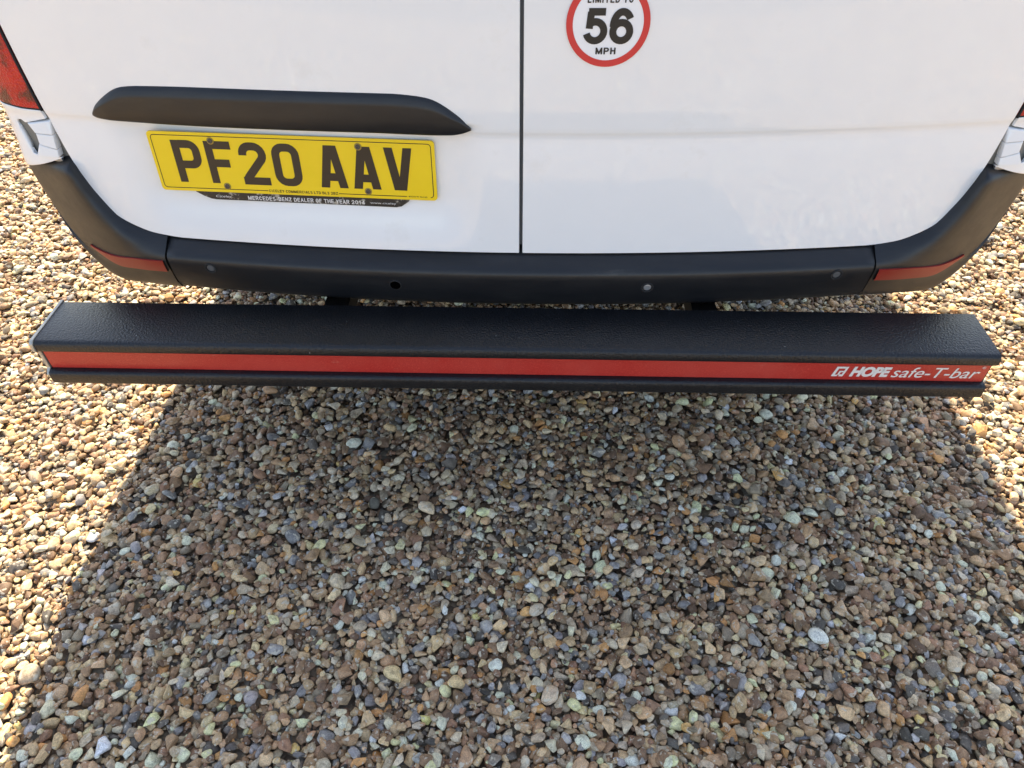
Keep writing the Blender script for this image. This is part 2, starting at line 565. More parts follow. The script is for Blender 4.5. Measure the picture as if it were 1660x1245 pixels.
def named(nm, ty):
    n = ng.nodes.new('GeometryNodeInputNamedAttribute'); n.data_type = ty
    n.inputs['Name'].default_value = nm
    return n.outputs['Attribute']
ng.links.new(gi.outputs[0], mp_.inputs['Mesh'])
ng.links.new(mp_.outputs[0], iop.inputs['Points'])
ng.links.new(ci_.outputs[0], iop.inputs['Instance'])
iop.inputs['Pick Instance'].default_value = True
ng.links.new(named('stone_id', 'INT'), iop.inputs['Instance Index'])
ng.links.new(named('stone_rot', 'FLOAT_VECTOR'), iop.inputs['Rotation'])
ng.links.new(named('stone_scl', 'FLOAT_VECTOR'), iop.inputs['Scale'])
ng.links.new(iop.outputs[0], go.inputs[0])
gmod = gravel.modifiers.new('stones', 'NODES'); gmod.node_group = ng

# ------------------------------------------------------------------ the van
van = bpy.data.objects.new('parked_van', None)
COL.objects.link(van)
van.location = VAN_O
van['label'] = 'white panel van with black bumper and yellow number plate parked on gravel'
van['category'] = 'van'

ZB = [.50, .535, .60, .66, .70, .728, .748, .7575, .7635, .768, .775, .80, .9, 1.1, 1.5, 1.9, 2.5]
YB = [1.183, 1.186, 1.192, 1.1972, 1.2008, 1.2036, 1.2060, 1.2067, 1.2060, 1.2046, 1.2041, 1.2042, 1.2070, 1.213, 1.228, 1.25, 1.33]
def ydoor(X, z):
    X = abs(X)
    return float(np.interp(z, ZB, YB)) + .09 * X * X + .6 * max(0, X - .82) ** 2

def sstep(a, b_, x):
    t = min(1, max(0, (x - a) / (b_ - a)))
    return t * t * (3 - 2 * t)

def recess(X, z):
    """the shallow pocket of the left door that holds the plate"""
    return 0.0165 * sstep(0, .095, X + .757) * sstep(0, .095, -.055 - X) * sstep(0, .120, z - .533) * sstep(0, .012, .785 - z)

_edge = cr([(.66, .5392), (.69, .5415), (.7307, .5485), (.7756, .5688), (.7993, .5924), (.8182, .6272), (.8356, .6740), (.8470, .7219),
            (.8545, .7716), (.8670, .9146), (.873, 1.10), (.875, 1.3), (.874, 1.7), (.865, 2.2), (.845, 2.52)], 12)
def xedge(z):
    return float(np.interp(z, _edge[:, 1], _edge[:, 0]))

def make_door(side):
    zs = np.concatenate([.5393 + .012 * (np.arange(12) / 12) ** 2, np.arange(.5513, .735, .005), np.arange(.735, .785, .002), np.arange(.785, .86, .006),
                         np.arange(.86, 1.10, .02), np.arange(1.10, 2.51, .05), [2.518]])
    us = np.concatenate([np.linspace(0, .06, 5)[:-1], np.linspace(.06, .94, 80)[:-1], np.linspace(.94, 1, 14)])
    g0 = .0037
    V = []
    for u in us:
        for z in zs:
            X = side * (g0 + u * (xedge(z) - g0))
            y = ydoor(X, z)
            if side < 0:
                y += recess(X, z)
            V.append((X + VX, y, z))
    nu, nv = len(us), len(zs)
    F = grid_faces(nu, nv)
    loop = [i * nv for i in range(nu)] + [(nu - 1) * nv + j for j in range(1, nv)] + [i * nv + nv - 1 for i in range(nu - 2, -1, -1)] + [j for j in range(nv - 2, 0, -1)]
    c = np.array([side * .45 + VX, 0, 1.1])
    prev = loop
    for dy, out in ((.0012, .0004), (.004, .0009), (.026, .0009)):
        cur = []
        for li in loop:
            v = np.array(V[li])
            # outward in the door's plane, by which border it lies on
            i, j = divmod(li, nv)
            ox = side * ((1 if i == nu - 1 else 0) - (1 if i == 0 else 0))
            oz = (1 if j == nv - 1 else 0) - (1 if j == 0 else 0)
            cur.append(len(V))
            V.append((v[0] + ox * out, v[1] + dy, v[2] + oz * out))
        n = len(loop)
        for k in range(n):
            F.append((prev[k], prev[(k + 1) % n], cur[(k + 1) % n], cur[k]))
        prev = cur
    d_ = link('rear_door', V, F, WHITE, van, sharp=50)
    d_['label'] = ('left rear door with handle trim and plate pocket' if side < 0 else 'right rear door with speed limit sticker')
    return d_

door_left = make_door(-1)
door_right = make_door(1)

# rubber seal behind the gap, dark sheet behind the doors puts shade into their gaps
V, F = [], []
zs = np.linspace(.55, 2.52, 40)
for X in (-.016, -.004, .004, .016):
    for z in zs:
        V.append((VX + X, ydoor(0, z) + (.012 if abs(X) < .01 else .03), z))
link('door_seal', V, grid_faces(4, len(zs)), RUBBER, van)
V = []
Xs = np.linspace(-.845, .845, 25); zs = np.linspace(.50, 2.54, 40)
for X in Xs:
    for z in zs:
        V.append((VX + X, ydoor(X, z) + .034, z))
link('door_gap_backing', V, grid_faces(len(Xs), len(zs)), DARK, van)

# body shell: side walls, roof, bonnet, and the rear pillars round the corner
half = [(.94, .445), (.957, .465), (.966, .60), (.966, .90), (.962, 1.3), (.940, 1.9), (.900, 2.35), (.86, 2.49), (.79, 2.565), (.60, 2.60), (.0, 2.615)]
half = cr(half, 4)
ring = np.vstack([half, half[::-1][1:] * np.array([-1, 1])])
st = [(1.42, 1, 1), (1.5, 1, 1), (2.4, 1, 1), (3.4, 1, 1), (4.3, 1, 1), (4.8, .92, .99), (5.6, .52, .97), (6.2, .42, .95), (6.6, .38, .90), (6.8, .29, .80), (6.83, .08, .70)]
V = []
for y, s, w in st:
    for X, z in ring:
        V.append((VX + X * w, y, .33 + (z - .33) * s))
body_parts = [(V, grid_faces(len(st), len(ring)))]
def pillar_plan(z):
    xe = xedge(z) + .004
    y0 = ydoor(xe, z)
    k = np.interp(z, [.6, 1.3, 1.9, 2.35, 2.52], [0, .005, .030, .075, .12])
    m = max(0.0, y0 - 1.262)
    return [(xe, y0 + .022), (xe + .0005, y0 + .002), (xe + .012, y0 + .0005), (.905 - k * .8, 1.2675 + m), (.944 - k, 1.286 + m), (.961 - k, 1.312 + m),
            (.965 - k, 1.36 + m), (.966 - k, 1.425 + m * .6), (.966 - k, 1.50 + m * .3)]
def rise(X):                             # the seam under the lamp climbs outwards
    return .06 * min(.075, max(0, abs(X) - .852))
def pillar(side, z0, z1, off=0.0, n=12, lift=False):
    V = []
    zs = np.linspace(z0, z1, n)
    for z in zs:
        pl = cr(pillar_plan(z), 5)
        for i, (X, y) in enumerate(pl):
            t = pl[min(i + 1, len(pl) - 1)] - pl[max(i - 1, 0)]
            t = t / (np.linalg.norm(t) + 1e-9)
            V.append((VX + side * (X + t[1] * off), y - t[0] * off, z + (rise(X) * (z1 - z) / (z1 - z0) if lift else 0)))
    return V, grid_faces(n, len(cr(pillar_plan(z0), 5)))
for s in (-1, 1):
    body_parts.append(pillar(s, 1.262, 2.525, 0, 30))
    body_parts.append(pillar(s, .70, 1.262, -.030, 20))
V = []
Xs = np.linspace(-.845, .845, 30)
for X in Xs:
    yd = ydoor(X, 2.525)
    for t in (0, .3, .6, 1):
        V.append((VX + X, yd + .004 + (1.56 - yd) * t, 2.522 + (2.615 - .10 * (X / .845) ** 6 - 2.522) * math.sin(t * math.pi / 2)))
body_parts.append((V, grid_faces(len(Xs), 4)))
V, F = merge(*body_parts)
link('body', V, F, WHITE, van, sharp=40)

# tail lights
for s in (-1, 1):
    V, F = pillar(s, .7755, 1.257, .001, 40, True)
    tl = link('tail_light', V, F, LENS, van, sharp=60)
    V, F = pillar(s, .7700, .7790, -.0008, 4, True)
    link('lens_gap_shade', V, F, DARK, tl)  # thin dark strip stands in for shade in the gap under the lens
    zs = np.linspace(.7735, 1.257, 30)
    V = []
    for z in zs:
        xe = xedge(z) + .0042
        y0 = ydoor(xe, z)
        for dx, dy in ((-.0008, .02), (-.0010, -.0025), (.0017, -.0030), (.0022, .004)):
            V.append((VX + s * (xe + dx), y0 + dy, z))
    link('lens_edge', V, grid_faces(len(zs), 4), DARK, tl)

# hinge corner below each light
WIN = [(.9185, .7440), (.9172, .7478), (.9125, .7502), (.9057, .7508), (.8993, .7462), (.8480, .7560), (.836, .7563), (.830, .70), (.8415, .6915), (.8526, .6855), (.9044, .6872), (.9175, .6909)]
def in_poly(x, z, P):
    r_ = False
    for k in range(len(P)):
        (xa, za), (xb, zb) = P[k - 1], P[k]
        if (za > z) != (zb > z) and x < (xb - xa) * (z - za) / (zb - za) + xa:
            r_ = not r_
    return r_
LEAVES = [((.8995, .7470), (.8535, .7535), (.8560, .7285), (.8890, .7308)),
          ((.8893, .7296), (.8562, .7270), (.8580, .7020), (.8888, .7105)),
          ((.8915, .7093), (.8582, .7005), (.8590, .6875), (.9035, .6875))]
def corner_surface(z):
    base = cr(pillar_plan(z), 18)[18:]
    seg = np.r_[0, np.cumsum(np.linalg.norm(np.diff(base, axis=0), axis=1))]
    return base, seg
_b72, _s72 = corner_surface(.72)
X2s = lambda X: float(np.interp(X, _b72[:45, 0], _s72[:45]))
def on_corner(sv, z):
    base, seg = corner_surface(z)
    return float(np.interp(sv, seg, base[:, 0])), float(np.interp(sv, seg, base[:, 1]))
def edge_lo(X): return .6885 - .30 * min(.038, max(0, X - .84)) - .26 * min(.08, max(0, X - .878))
def edge_hi(X): return .7712 + rise(X)
OUT = [(sv, edge_lo(on_corner(sv, .67)[0])) for sv in np.linspace(.0045, .24, 40)] + [(sv, edge_hi(on_corner(sv, .77)[0])) for sv in np.linspace(.24, .0045, 40)]
INN = [(max(X2s(X), .0049), z) for X, z in WIN]
def ray_poly(c, a, P):
    d_ = (math.cos(a), math.sin(a)); best = None
    for k in range(len(P)):
        p0, p1 = P[k - 1], P[k]
        ex, ez = p1[0] - p0[0], p1[1] - p0[1]
        den = d_[0] * ez - d_[1] * ex
        if abs(den) < 1e-12:
            continue
        t = ((p0[0] - c[0]) * ez - (p0[1] - c[1]) * ex) / den
        u = ((p0[0] - c[0]) * d_[1] - (p0[1] - c[1]) * d_[0]) / den
        if t > 0 and -1e-6 <= u <= 1 + 1e-6 and (best is None or t < best):
            best = t
    return best
cc = (X2s(.878), .719)
angs = sorted(set([round(a, 5) for a in np.linspace(-math.pi, math.pi, 200)[:-1]] + [round(math.atan2(z - cc[1], x - cc[0]), 5) for x, z in INN + OUT]))
for s in (-1, 1):
    V = []
    for a in angs:
        ti = ray_poly(cc, a, INN) or .001; to = ray_poly(cc, a, OUT) or ti
        to = max(to, ti + 1e-4)
        for q in (0, .03, .08, .2, .35, .5, .65, .8, .92, 1):
            t = ti + (to - ti) * q
            sv, z = cc[0] + t * math.cos(a), cc[1] + t * math.sin(a)
            X, y = on_corner(sv, z)
            V.append((VX + s * X, y + (.0012 if q == 0 else 0), z))
    F = [q for q in grid_faces(len(angs), 10, True) if (Vector(V[q[0] - q[0] % 10]) - Vector(V[q[0] - q[0] % 10 + 9])).length > .0022]
    cp_ = link('hinge_panel', V, F, WHITE, van, sharp=50)
    sm = cp_.modifiers.new('thick', 'SOLIDIFY'); sm.thickness = .010; sm.offset = -1 if s < 0 else -1
    V = []
    for tz in np.linspace(0, 1, 6):
        base, seg = corner_surface(.70)
        for X, y in base[::4]:
            if X < .965:
                V.append((VX + s * X, y + .013, .672 + tz * .10))
    link('hinge_recess', V, grid_faces(6, len(V) // 6), RECESS, cp_)
    hroot = None
    for k, (TL, TR, BR, BL) in enumerate(LEAVES):
        V = []
        us = [0, 0, .02, .06, .15, .3, .5, .7, .85, .94, .98, 1, 1]
        vs_ = [0, 0, .04, .12, .3, .5, .7, .88, .96, 1, 1]
        for iu, u in enumerate(us):
            for iv, v in enumerate(vs_):
                X = (TL[0] * (1 - u) + TR[0] * u) * (1 - v) + (BL[0] * (1 - u) + BR[0] * u) * v
                z = (TL[1] * (1 - u) + TR[1] * u) * (1 - v) + (BL[1] * (1 - u) + BR[1] * u) * v
                base, seg = corner_surface(z)
                y = float(np.interp(X, base[:, 0], base[:, 1]))
                e = min(min(u, 1 - u) / .05, min(v, 1 - v) / .09, 1.0)
                dy = -.0005 - .0022 * min(1, e * 2.2) - .0016 * v
                if iu in (0, len(us) - 1) or iv in (0, len(vs_) - 1):
                    dy = .012
                V.append((VX + s * X, y + dy, z))
        o_ = link('hinge' if k == 0 else 'hinge_leaf', V, grid_faces(len(us), len(vs_)), WHITE, van if k == 0 else hroot, sharp=60)
        if k == 0:
            hroot = o_

# black handle trim above the plate
top = cr([(-.7612, .7712), (-.7595, .7757), (-.7560, .7808), (-.7490, .7893), (-.7395, .7972), (-.7300, .8042), (-.7125, .8152), (-.7010, .8208), (-.6905, .8243), (-.6775, .8267), (-.6500, .8288), (-.5659, .8312), (-.4054, .8322), (-.2495, .8325),
          (-.1950, .8312), (-.1478, .8235), (-.1083, .7983), (-.0890, .7780), (-.0850, .7722)], 5)
bot = cr([(-.7612, .7709), (-.7575, .7689), (-.7500, .7668), (-.7320, .7652), (-.70, .7642), (-.5884, .7632), (-.4212, .7640), (-.2588, .7645), (-.18, .7628), (-.1316, .7628), (-.105, .7655), (-.0850, .7716)], 5)
V = []
xs = np.concatenate([-.7611 + .0751 * np.linspace(0, 1, 22)[:-1] ** 1.8, np.linspace(-.686, -.16, 40)[:-1], -.0855 - .0745 * (1 - np.linspace(0, 1, 18)) ** 1.6])
for X in xs:
    zt = np.interp(X, top[:, 0], top[:, 1]); zb_ = np.interp(X, bot[:, 0], bot[:, 1])
    hgt = zt - zb_
    fac = min(1, hgt / .040)
    prof = [(0, .010), (.0, -.0005), (.03, -.0042), (.10, -.0082), (.19, -.0118), (.235, -.0130), (.28, -.0131), (.60, -.0116), (.93, -.0100), (.985, -.0080), (1.0, .012)]
    for t, dy in prof:
        z = zt - hgt * t
        V.append((VX + X, ydoor(X, z) + (dy * fac * .66 if dy < 0 else dy + (.012 if t == 1 else 0)), z))
ht = link('handle_trim', V, grid_faces(len(xs), 11), PLASTIC, door_left, sharp=60)

# ------------------------------------------------------------------ flat shapes and lettering on a tilted plane
def text_mesh(body, size, bold=0.0, shear=0.0, width=None, spacing=1.0):
    cu = bpy.data.curves.new('lettering', 'FONT')
    cu.body = body; cu.size = size; cu.offset = bold; cu.shear = shear
    cu.align_x = 'CENTER'; cu.align_y = 'CENTER'; cu.space_character = spacing
    cu.resolution_u = 5
    cu.extrude = .00012
    to = bpy.data.objects.new('lettering', cu)
    COL.objects.link(to)
    dg = bpy.context.evaluated_depsgraph_get(); dg.update()
    me = to.evaluated_get(dg).to_mesh()
    vs = np.array([v.co[:] for v in me.vertices]); fs = [tuple(p.vertices) for p in me.polygons]
    to.evaluated_get(dg).to_mesh_clear()
    bpy.data.objects.remove(to); bpy.data.curves.remove(cu)
    lo, hi = vs.min(0), vs.max(0)
    vs[:, :2] -= (lo[:2] + hi[:2]) / 2
    if width:
        vs[:, 0] *= width / (hi[0] - lo[0])
    return vs, fs, hi - lo

class Frame:
    def __init__(s, o, ux, uz):
        s.o = Vector(o); s.x = Vector(ux).normalized(); s.z = Vector(uz).normalized(); s.n = s.x.cross(s.z).normalized()
        s.z = s.n.cross(s.x)
    def p(s, a, b_, h=0.0):            # h towards the viewer
        return s.o + s.x * a + s.z * b_ + s.n * h

def put_text(name, body, fr, a, b_, hgt, width, m, parent, bold=0.0, shear=0.0, lift=.0006, spacing=1.0):
    vs, fs, ext = text_mesh(body, 1.0, bold, shear, None, spacing)
    kz = hgt / ext[1]; kx = width / ext[0] if width else kz
    V = [fr.p(a + v[0] * kx, b_ + v[1] * kz, lift + v[2] * .4) for v in vs]
    return link(name, V, fs, m, parent, smooth=False)

def strip(fr, pts, w, lift, closed=False):
    P = [np.array(p, float) for p in pts]
    n = len(P); V = []
    for i in range(n):
        a = P[(i - 1) % n] if closed or i > 0 else P[i]
        c = P[(i + 1) % n] if closed or i < n - 1 else P[i]
        d1 = P[i] - a; d2 = c - P[i]
        l1, l2 = np.linalg.norm(d1), np.linalg.norm(d2)
        d1 = d1 / l1 if l1 > 0 else d2 / l2
        d2 = d2 / l2 if l2 > 0 else d1
        n1 = np.array([-d1[1], d1[0]]); n2 = np.array([-d2[1], d2[0]])
        m = n1 + n2; m = m / (m @ n1)
        V.append(fr.p(*(P[i] + m * w / 2), lift)); V.append(fr.p(*(P[i] - m * w / 2), lift))
    F = [(2 * i, 2 * i + 1, 2 * ((i + 1) % n) + 1, 2 * ((i + 1) % n)) for i in range(n if closed else n - 1)]
    return V, F

def arc(cx, cy, r, a0, a1, n=7):
    return [(cx + r * math.cos(R(a0 + (a1 - a0) * i / n)), cy + r * math.sin(R(a0 + (a1 - a0) * i / n))) for i in range(n + 1)]

def rrect(x0, x1, y0, y1, r, n=5):
    return arc(x1 - r, y1 - r, r, 90, 0, n)[::1] + arc(x1 - r, y0 + r, r, 0, -90, n) + arc(x0 + r, y0 + r, r, -90, -180, n) + arc(x0 + r, y1 - r, r, 180, 90, n)

def slab(fr, outline, t, lift=0.0):
    n = len(outline)
    V = [fr.p(a, b_, lift + t) for a, b_ in outline] + [fr.p(a, b_, lift) for a, b_ in outline]
    F = [tuple(range(n)), tuple(range(2 * n - 1, n - 1, -1))] + [(i, (i + 1) % n, n + (i + 1) % n, n + i) for i in range(n)]
    return V, F

# a plain grotesque drawn with strokes; each glyph is a list of centre lines in a unit box
def el(cx, cy, rx, ry, a0, a1, n=14):
    return [(cx + rx * math.cos(R(a0 + (a1 - a0) * i / n)), cy + ry * math.sin(R(a0 + (a1 - a0) * i / n))) for i in range(n + 1)]
GL = {
 'A': [[(0, 0), (.5, 1)], [(1, 0), (.5, 1)], [(.2, .32), (.8, .32)]], 'B': [[(0, 0), (0, 1)], [(0, 1), (.55, 1)] + el(.55, .77, .38, .23, 90, -90) + [(0, .54)], [(.5, .54)] + el(.58, .27, .42, .27, 90, -90) + [(0, 0)]],
 'C': [el(.5, .5, .5, .5, 42, 318, 20)], 'D': [[(0, 0), (0, 1)], [(0, 1), (.4, 1)] + el(.4, .5, .6, .5, 90, -90, 16) + [(0, 0)]],
 'E': [[(0, 0), (0, 1)], [(0, 1), (1, 1)], [(0, .52), (.9, .52)], [(0, 0), (1, 0)]], 'F': [[(0, 0), (0, 1)], [(0, 1), (1, 1)], [(0, .5), (.85, .5)]],
 'H': [[(0, 0), (0, 1)], [(1, 0), (1, 1)], [(0, .52), (1, .52)]], 'I': [[(.5, 0), (.5, 1)]], 'L': [[(0, 1), (0, 0)], [(0, 0), (1, 0)]],
 'M': [[(0, 0), (0, 1)], [(1, 0), (1, 1)], [(0.04, .96), (.5, .05)], [(.96, .96), (.5, .05)]], 'N': [[(0, 0), (0, 1)], [(1, 0), (1, 1)], [(.03, .97), (.97, .03)]],
 'O': [el(.5, .5, .5, .5, 0, 352, 24)], 'P': [[(0, 0), (0, 1)], [(0, 1), (.55, 1)] + el(.6, .73, .4, .27, 90, -90) + [(0, .46)]],
 'R': [[(0, 0), (0, 1)], [(0, 1), (.55, 1)] + el(.6, .75, .38, .25, 90, -90) + [(0, .5)], [(.5, .5), (1, 0)]],
 'S': [el(.5, .75, .45, .25, 30, 270, 14) + el(.5, .25, .48, .25, 90, -150, 14)[1:]], 'T': [[(0, 1), (1, 1)], [(.5, .95), (.5, 0)]],
 'Y': [[(0, 1), (.5, .45)], [(1, 1), (.5, .45)], [(.5, .45), (.5, 0)]], 'Z': [[(0, 1), (1, 1)], [(.97, .97), (.03, .03)], [(0, 0), (1, 0)]], '-': [[(.1, .42), (.9, .42)]],
 '0': [el(.5, .5, .5, .5, 0, 352, 24)], '1': [[(.6, 0), (.6, 1)], [(.55, .9), (.2, .72)]], '2': [el(.5, .70, .48, .30, 170, -35, 14) + [(.05, .05)], [(0, 0), (1, 0)]],
 '3': [el(.5, .76, .42, .24, 150, -90, 14), el(.5, .27, .48, .27, 90, -150, 14)], '4': [[(.72, 0), (.72, 1)], [(.66, .97), (.03, .32)], [(0, .28), (1, .28)]],
 '5': [[(1.05, 1), (.06, 1)], [(.21, 1.0), (.13, .42)], el(.48, .33, .52, .33, 136, -165, 24)],
 '6': [el(.5, .315, .5, .315, 0, 352, 24), el(.53, .50, .53, .50, 182, 32, 18)],
}
GW = {'I': .28, 'M': .86, '-': .38, '1': .6, 'E': .62, 'F': .58, 'L': .56}
def put_strokes(name, body, fr, a, b_, hgt, width, m, parent, w=.15, lift=.0005, gap=.16, gw=.68):
    """body centred on (a, b_); w, gap, gw in cap heights"""
    parts, x, k = [], 0.0, 0
    for ch in body:
        if ch == ' ':
            x += .38; continue
        W = max(GW.get(ch, gw), w)
        for st_k in GL[ch]:
            P = [np.array((x + w / 2 + q[0] * (W - w), w / 2 + q[1] * (1 - w))) for q in st_k]
            if ch not in '056OS':
                for e, f in ((0, 1), (-1, -2)):
                    d_ = P[e] - P[f]; P[e] = P[e] + d_ / np.linalg.norm(d_) * w * .46
            parts.append((P, ch in '0O' or (ch == '6' and len(st_k) > 22), k)); k += 1
        x += W + gap
    tot = x - gap
    kx = width / tot
    meshes = []
    for P, closed, k in parts:
        V, F = strip(Frame((0, 0, 0), (1, 0, 0), (0, 0, 1)), P, w, 0, closed)
        meshes.append(([fr.p(a + (v[0] - tot / 2) * kx, b_ + (v[2] - .5) * hgt, lift + .00004 * (k % 6)) for v in V], F))
    return link(name, *merge(*meshes), m, parent, smooth=False)

# number plate (520 x 111 mm)
PYAW, PLEAN = -0.0597, 0.0878
pc = (-.4320, 1.2257, CAM_H - .6376)
pf = Frame(pc, (math.cos(PYAW), math.sin(PYAW), 0), (-math.sin(PYAW) * math.sin(PLEAN), math.cos(PYAW) * math.sin(PLEAN), math.cos(PLEAN)))
plate = link('number_plate', *slab(pf, rrect(-.26, .26, -.0555, .0555, .007), .0032, -.0032), YELLOW, van, smooth=False)
plate['label'] = 'yellow rear number plate reading PF20 AAV'
mm = .001
def charset(ch):
    if ch == 'P': return [[(7, 0), (7, 79)], [(14, 72), (30, 72)] + arc(30, 59, 13, 90, 0)[1:] + [(43, 47)] + arc(30, 47, 13, 0, -90)[1:] + [(14, 34)]]
    if ch == 'F': return [[(7, 0), (7, 79)], [(14, 72), (48, 72)], [(14, 38.5), (41, 38.5)]]
    if ch == '2': return [[(7, 55), (7, 57)] + arc(22, 57, 15, 180, 90)[1:] + [(28, 72)] + arc(28, 57, 15, 90, -35)[1:] + [(11, 15), (7.5, 10)], [(0, 7), (50, 7)]]
    if ch == '0': return [rrect(7, 43, 7, 72, 14)]
    if ch == 'A': return [[(7.6, 0), (21.5, 79)], [(42.4, 0), (28.5, 79)], [(13, 20.5), (37, 20.5)]]
    if ch == 'V': return [[(7.6, 79), (21.5, 0)], [(42.4, 79), (28.5, 0)]]
x = -219
for ch in 'PF20 AAV':
    if ch == ' ':
        x += 22; continue
    parts = []
    for i, s_ in enumerate(charset(ch)):
        pts = [((x + a) * mm, (b_ - 38.0) * mm) for a, b_ in s_]
        V, F = strip(pf, pts, 14.6 * mm, .0004 + .00012 * i, closed=(ch == '0'))
        # slanted letters end level, not square to the stroke
        if ch in 'AV' and i < 2:
            a0, a1 = pts
            hw = 7.9 * mm
            V = [pf.p(a0[0] - hw, a0[1], .0004 + .00012 * i), pf.p(a0[0] + hw, a0[1], .0004 + .00012 * i), pf.p(a1[0] + hw, a1[1], .0004 + .00012 * i), pf.p(a1[0] - hw, a1[1], .0004 + .00012 * i)]
            F = [(0, 1, 2, 3)]
        parts.append((V, F))
    link('plate_character', *merge(*parts), INK, plate, smooth=False)
    x += 61
# border line, broken where the supplier's name stands
bw = 1.3 * mm
o_ = rrect(-.2535, .2535, -.0495, .0495, .006)
n5 = 6
right_top = [(-.07, -.0495)]
left_part = [(-.056, -.0490)] + arc(-.2475, -.0435, .006, -90, -180, 5) + arc(-.2475, .0435, .006, 180, 90, 5) + arc(.2475, .0435, .006, 90, 0, 5) + arc(.2475, -.0440, .006, 0, -85, 5)
link('border_line', *merge(strip(pf, left_part, bw, .0004), strip(pf, [(.077, -.0492), (.204, -.0492)], bw, .0005)), INK, plate, smooth=False)
put_strokes('supplier_name', 'CICELEY COMMERCIALS LTD BL3 2BZ', pf, .0105, -.0490, .0052, .130, INK, plate, w=.16, lift=.0004)
put_text('standard_mark', 'BTCN W AU145', pf, .2245, -.0492, .0027, .034, INK, plate, lift=.0004)
for a, b_, k in ((-.1440, .0415, 1), (.1240, .0405, 1), (-.1325, -.0435, 0), (.1330, -.0425, 0)):
    V, F = lathe([(.0068, .0003), (.0064, .0008), (.0046, .0009)], pf.p(a, b_), pf.n, 20)
    wr = link('washer', V, F, RUST, plate)
    V, F = lathe([(.0046, .0006), (.0044, .0022), (.0036, .0028), (.0018, .0028), (.0014, .0016), (.0001, .0014)], pf.p(a, b_), pf.n, 18)
    link('screw', V, F, SCREW, plate)
# dealer's holder under the plate
hpts = [(-.205, -.044), (-.196, -.0575), (-.182, -.0655), (-.170, -.0700), (-.160, -.0712), (.182, -.0722), (.192, -.0700), (.206, -.0600), (.214, -.044)]
holder = link('plate_holder', *slab(pf, hpts[::-1], .0022, -.0034), HOLDER, plate, smooth=False)
hf = Frame(pf.p(0, 0, -.0013), pf.x, pf.z)
put_strokes('dealer_lettering', 'MERCEDES-BENZ DEALER OF THE YEAR 2014', hf, .0125, -.0652, .0078, .222, WHITEINK, plate, w=.17, lift=.0006)
put_text('web_lettering', 'www.ciceley', hf, .158, -.0655, .0046, .048, WHITEINK, plate, lift=.0006)
put_text('emblem_lettering', 'Ciceley', hf, -.145, -.0648, .0058, .030, WHITEINK, plate, shear=.2, lift=.0006)

# speed sticker on the right door
SX, SZ = .1326, .9435
sl = (ydoor(SX, SZ + .05) - ydoor(SX, SZ - .05)) / .1
sf = Frame((VX + SX, ydoor(SX, SZ) - .0016, SZ), (1, .18 * SX, 0), (0, sl, 1))
def disc(r0, r1, lift, n=72):
    V = []
    for i in range(n):
        a = 2 * math.pi * i / n
        V += [sf.p(r0 * math.cos(a), r0 * math.sin(a), lift), sf.p(r1 * math.cos(a), r1 * math.sin(a), lift), sf.p(r1 * math.cos(a), r1 * math.sin(a), lift - .0008)]
    F = grid_faces(n, 3, True)
    if r0 == 0:
        V, F = slab(sf, [(r1 * math.cos(2 * math.pi * i / n), r1 * math.sin(2 * math.pi * i / n)) for i in range(n)][::-1], .0008, lift - .0008)
    return V, F
st_ = link('speed_sticker', *disc(0, .0640, .0), VINYL, van, smooth=False)
st_['label'] = 'round white sticker with red ring reading limited to 56 mph'
link('red_ring', *disc(.0545, .0646, .0005), REDVINYL, st_, smooth=False)
put_strokes('sticker_numerals', '56', sf, .001, -.0040, .0525, .0770, BLACKINK, st_, w=.205, lift=.0008, gap=.06, gw=.70)
put_strokes('sticker_word', 'LIMITED TO', sf, .001, .0345, .0102, .0690, BLACKINK, st_, w=.19, lift=.0008)
put_strokes('sticker_unit', 'MPH', sf, -.001, -.0402, .0102, .0315, BLACKINK, st_, w=.20, lift=.0008)

# ------------------------------------------------------------------ bumper
prof = [(1.232, .5412), (1.212, .5408), (1.196, .5385), (1.182, .5330), (1.166, .5250), (1.157, .5200), (1.1525, .5155), (1.1505, .5095), (1.1510, .500), (1.1540, .475),
        (1.1600, .447), (1.1630, .438), (1.169, .4310), (1.180, .4265), (1.26, .422)]
Xs = np.linspace(-.6895, .6735, 70)
V = []
for X in Xs:
    tip = .0 
    for y, z in prof:
        V.append((VX + X, y + .09 * X * X, z + .004 * (X / .69) ** 2 * (z < .46)))
n_ = len(prof)
F = grid_faces(len(Xs), n_)
for e in (0, len(Xs) - 1):
    k = len(V)
    for j in range(n_):
        v = V[e * n_ + j]; V.append((v[0] + (.002 if e else -.002), v[1] + .004, v[2])); 
    for j in range(n_ - 1):
        F.append((e * n_ + j, e * n_ + j + 1, k + j + 1, k + j))
bumper = link('bumper', V, F, PLASTIC, van, sharp=45)
V = []
for X in np.linspace(-.73, .73, 40):
    for y, z in prof:
        V.append((VX + X, y + .09 * X * X + .010, z + .002 - .004 * (z > .5)))
link('bumper_seam_backing', V, grid_faces(40, n_), DARK, van)  # dark backing added so no lit ground shows through the bumper seams
bumper['label'] = 'black middle section of the rear bumper'
def yface(X, z):
    zz_ = [p[1] for p in prof[6:13]][::-1]; yy_ = [p[0] for p in prof[6:13]][::-1]
    return float(np.interp(z, zz_, yy_)) + .09 * X * X
